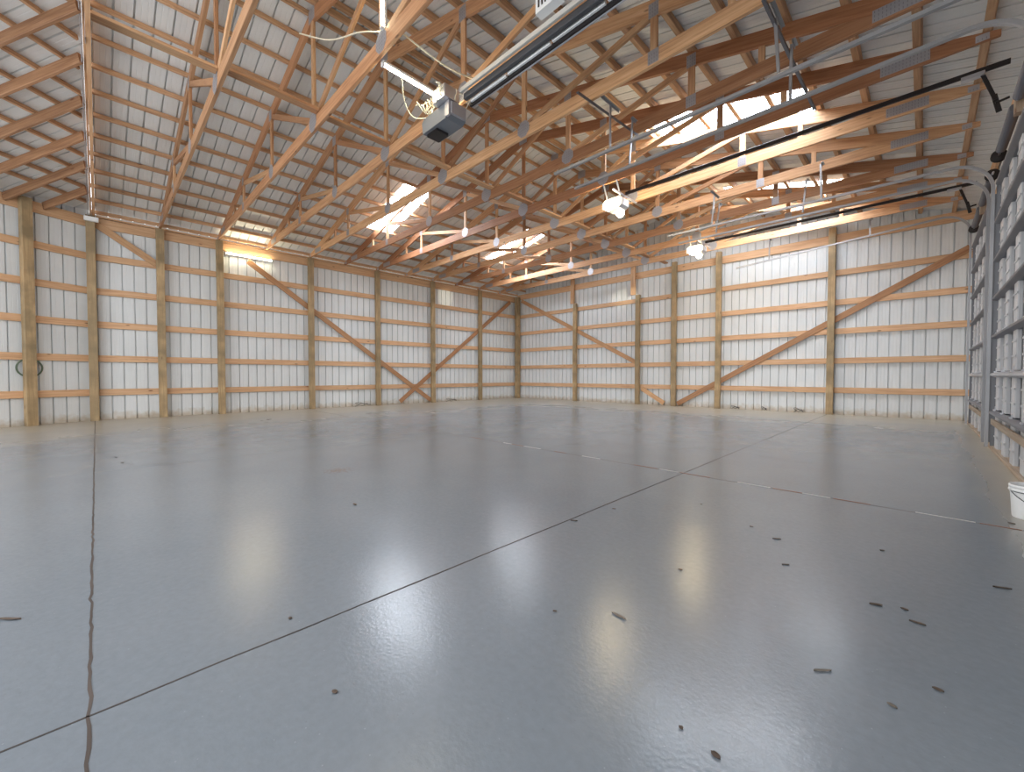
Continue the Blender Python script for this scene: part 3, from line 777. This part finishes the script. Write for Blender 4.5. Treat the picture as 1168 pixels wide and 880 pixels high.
tube_light((-13.085, 2.42, 4.245), (-13.085, 3.52, 4.245), 'glowing tube light mounted high on the left wall', up=(-1, 0, 0))
def cable(pts, r, label):
    mb = MB(); P_ = [V(p) for p in pts]; out = []
    for i in range(len(P_) - 1):
        a = P_[max(i - 1, 0)]; b_ = P_[i]; c_ = P_[i + 1]; d = P_[min(i + 2, len(P_) - 1)]
        for k in range(6):
            t = k / 6; out.append(.5 * ((2 * b_) + (c_ - a) * t + (2 * a - 5 * b_ + 4 * c_ - d) * t * t + (3 * b_ - a - 3 * c_ + d) * t ** 3))
    out.append(P_[-1]); mb.tube(out, r, 6); return tag(mb.build('electrical_cable', M['wire'], smooth=True), label, 'cable', 'loose electrical cables')
cable([(-5.3, 1.75, 5.05), (-4.9, 1.95, 4.86), (-4.5, 2.1, 4.80), (-4.3, 2.25, 4.78)], .008, 'pale cable sagging to the top end of the hanging tube light')
cable([(-4.0, 2.3, 4.66), (-3.95, 2.75, 4.56), (-4.0, 3.1, 4.62), (-4.03, 3.37, 4.70)], .009, 'thick pale cable sagging between two trusses above the hanging tube light')
cable([(-4.35, 2.55, 4.45), (-4.55, 2.7, 4.36), (-4.6, 2.85, 4.25), (-4.5, 3.0, 4.26)], .007, 'pale cable drooping from the hanging tube light to the opener')

# ------------------------------------------------------------------ bucket
bx, by = .565, 4.60
r = empty('bucket', (bx, by, 0), 'white plastic bucket with wire handle on the floor at the right edge', 'bucket')
mb = MB()
mb.lathe((bx, by, 0), [(.0, .0), (.098, .0), (.102, .006), (.112, .17), (.113, .19), (.122, .19), (.122, .20), (.114, .202), (.114, .212), (.121, .213), (.121, .225), (.118, .232), (.110, .232), (.108, .2), (.096, .012), (.0, .012)], 40)
child(mb, 'pail', M['white'], r, True)
mb = MB(); pts = []
hd = V((.35, -.94, 0)).normalized(); sd_ = V((hd.y, -hd.x, 0))
for i in range(25):
    t = i / 24 * math.pi; pts.append(V((bx, by, .195)) + sd_ * math.cos(t) * .124 + hd * (math.sin(t) * .10 + .035 * math.sin(t)) - V((0, 0, math.sin(t) * .095)))
mb.tube(pts, .0028, 6); child(mb, 'handle', M['steelwire'], r, True)
mb = MB()
for s_ in (-1, 1): mb.lathe(V((bx, by, .195)) + sd_ * s_ * .116, [(.014, -.006), (.014, .008), (.004, .010)], 12, axis=sd_ * s_)
child(mb, 'handle_boss', M['white'], r)
mb = MB(); mb.lathe((bx, by, .183), [(.1135, 0), (.1165, .002), (.1165, .008), (.1135, .01)], 40); child(mb, 'rim_band', M['steelwire'], r, True)

# ------------------------------------------------------------------ debris
leafm = metal_paint('dry_leaf', (.085, .06, .045), .8, .4); tanm = metal_paint('tan_chip', (.17, .145, .12), .8, .3)
DEB = [(-2.64, -.275, .10, .018, 0, 'dark curled leaf strip on the floor at the left picture edge'), (-3.11, 1.39, .06, .03, 0, 'dark chip on the floor between the two yellowish reflections'),
       (-1.83, .54, .02, .015, 0, 'dark crumb beside the saw joint at lower left'), (-1.69, 2.3, .05, .02, 0, 'dark chip lying on the saw joint near the picture centre'),
       (-.88, 1.51, .075, .018, 1, 'grey tan scuffed leaf above the small yellow reflection'), (.28, 2.99, .07, .022, 0, 'dark dry leaf near the right picture edge'),
       (-.225, 1.715, .065, .010, 1, 'curved tan shaving on the floor at lower right'), (-.62, 2.92, .05, .018, 0, 'small dark twist right of centre'),
       (-.13, 2.38, .05, .025, 0, 'dark crumb cluster at right'), (-.04, 2.42, .03, .02, 0, 'small dark crumb right of the crumb cluster'), (0, 2.32, .055, .02, 0, 'narrow dark chip below the crumb cluster at right'),
       (-1.3, .51, .022, .015, 0, 'tiny dark crumb at lower left centre'), (-7.0, .13, .06, .03, 0, 'dark chip far left beyond the crack'), (-6.51, .18, .05, .03, 0, 'second dark chip far left, nearer one'),
       (-1.63, 2.72, .025, .02, 0, 'small crumb just right of the saw joint'), (-.79, 3.04, .02, .02, 0, 'tiny crumb above the small dark twist'), (-.5, 2.55, .04, .015, 0, 'dark chip below the small dark twist'),
       (-.87, 2.1, .02, .02, 0, 'crumb at centre right'), (.05, 1.87, .03, .02, 0, 'dark crumb at lower right'), (-.05, 1.68, .03, .018, 1, 'pale crumb at lower right'),
       (.44, 4.35, .04, .035, 0, 'black lump on the floor just left of the bucket'), (-1.09, 1.35, .015, .015, 0, 'tiny crumb left of the small yellow reflection'), (-.47, 1.15, .015, .014, 0, 'tiny crumb near the bottom edge'),
       (-.37, 1.13, .03, .02, 0, 'dark crumb near the bottom edge'), (-1.21, 3.3, .02, .02, 1, 'tiny pale crumb upper right of centre'), (-.15, 3.15, .02, .02, 0, 'tiny dark crumb toward the bucket')]
for x, y, l, w, t, lb in DEB:
    l *= .9; w *= .75
    mb = MB(); a0 = random.uniform(-.5, .9); secs = []
    for i in range(7):
        s_ = i / 6 - .5; ww = w * (1 - (2 * s_) ** 2) ** .5 * .5 + .002 if abs(s_) < .499 else .0015
        cx = x + math.cos(a0) * s_ * l + math.sin(a0) * .25 * w * math.sin(s_ * 5); cy = y + math.sin(a0) * s_ * l
        nx, ny = -math.sin(a0), math.cos(a0); hz = .003 + .012 * (l / .1) * abs(s_) ** 1.5
        secs.append([V((cx - nx * ww, cy - ny * ww, .0015 + hz)), V((cx, cy, .0008)), V((cx + nx * ww, cy + ny * ww, .0015 + hz * .8)), V((cx, cy, .004 + hz * .4))])
    mb.loft(secs)
    leaf = l > .045
    tag(mb.build('dry_leaf' if leaf else 'debris_crumb', tanm if t else leafm), lb, 'leaf' if leaf else 'crumb')
# twists of wire and stems at the foot of the walls
def scrap(x, y, w, h, ax, label):
    mb = MB(); pts = []
    for i in range(26):
        t = i / 25; u = (t - .5) * w + .25 * w * math.sin(t * 19); z = .012 + h * abs(math.sin(t * 8.5)) * (1 - .4 * t)
        pts.append((x + (u if ax == 'x' else random.gauss(0, .008)), y + (u if ax == 'y' else random.gauss(0, .008)), z))
    mb.tube(pts, .006, 5); tag(mb.build('wire_scrap', M['black'], smooth=True), label, 'wire scrap')
scrap(-3.95, 13.38, .22, .11, 'x', 'dark twisted wire scrap at the foot of the back wall, left one')
scrap(-3.2, 13.38, .12, .12, 'x', 'dark upright wire scrap at the foot of the back wall, middle one')
scrap(-2.38, 13.38, .22, .13, 'x', 'dark looped wire scrap at the foot of the back wall beside the post')
scrap(-13.0, 8.0 - 1.9, .5, .13, 'y', 'tangle of dark stems at the foot of the left wall left of the braces')
scrap(-13.0, 9.7, .5, .12, 'y', 'tangle of dark stems at the foot of the left wall right of the braces')

# ------------------------------------------------------------------ light
w = bpy.data.worlds.new('World'); SC.world = w; w.use_nodes = True
bg = w.node_tree.nodes['Background']; bg.inputs[0].default_value = (.93, .965, 1, 1); bg.inputs[1].default_value = 2.15
def spot(loc, tgt, energy, size, col, blend=.3, r=.03):  # added lamp without a fixture, aimed to cast a bright patch on a wall
    l = bpy.data.lights.new('wall_patch_spot', 'SPOT'); l.energy = energy; l.spot_size = math.radians(size); l.spot_blend = blend; l.color = col; l.shadow_soft_size = r
    o = bpy.data.objects.new('wall_patch_spot', l); COL.objects.link(o); o.location = loc
    o.rotation_euler = (V(tgt) - V(loc)).to_track_quat('-Z', 'Y').to_euler()
spot((-4.55, 7.12, 3.98), (-13.17, 9.55, 4.05), 900, 4.6, (1, .93, .72))
spot((-4.55, 11.1, 3.98), (-7.65, 13.5, 3.84), 260, 10, (1, .93, .72))

# ------------------------------------------------------------------ camera
cam = bpy.data.cameras.new('Camera'); co = bpy.data.objects.new('Camera', cam); COL.objects.link(co)
cam.sensor_width = 36; cam.sensor_fit = 'HORIZONTAL'; cam.lens = 36 * 470.39 / 1168
cam.clip_start = .02
co.location = (0, 0, 1)
co.rotation_mode = 'XYZ'
co.rotation_euler = (math.pi / 2 - .0246, 0, .7842)
SC.camera = co
SC.view_settings.view_transform = 'Standard'; SC.view_settings.look = 'None'
SC.view_settings.exposure = 0.45; SC.view_settings.gamma = 1; SC.view_settings.use_curve_mapping = False
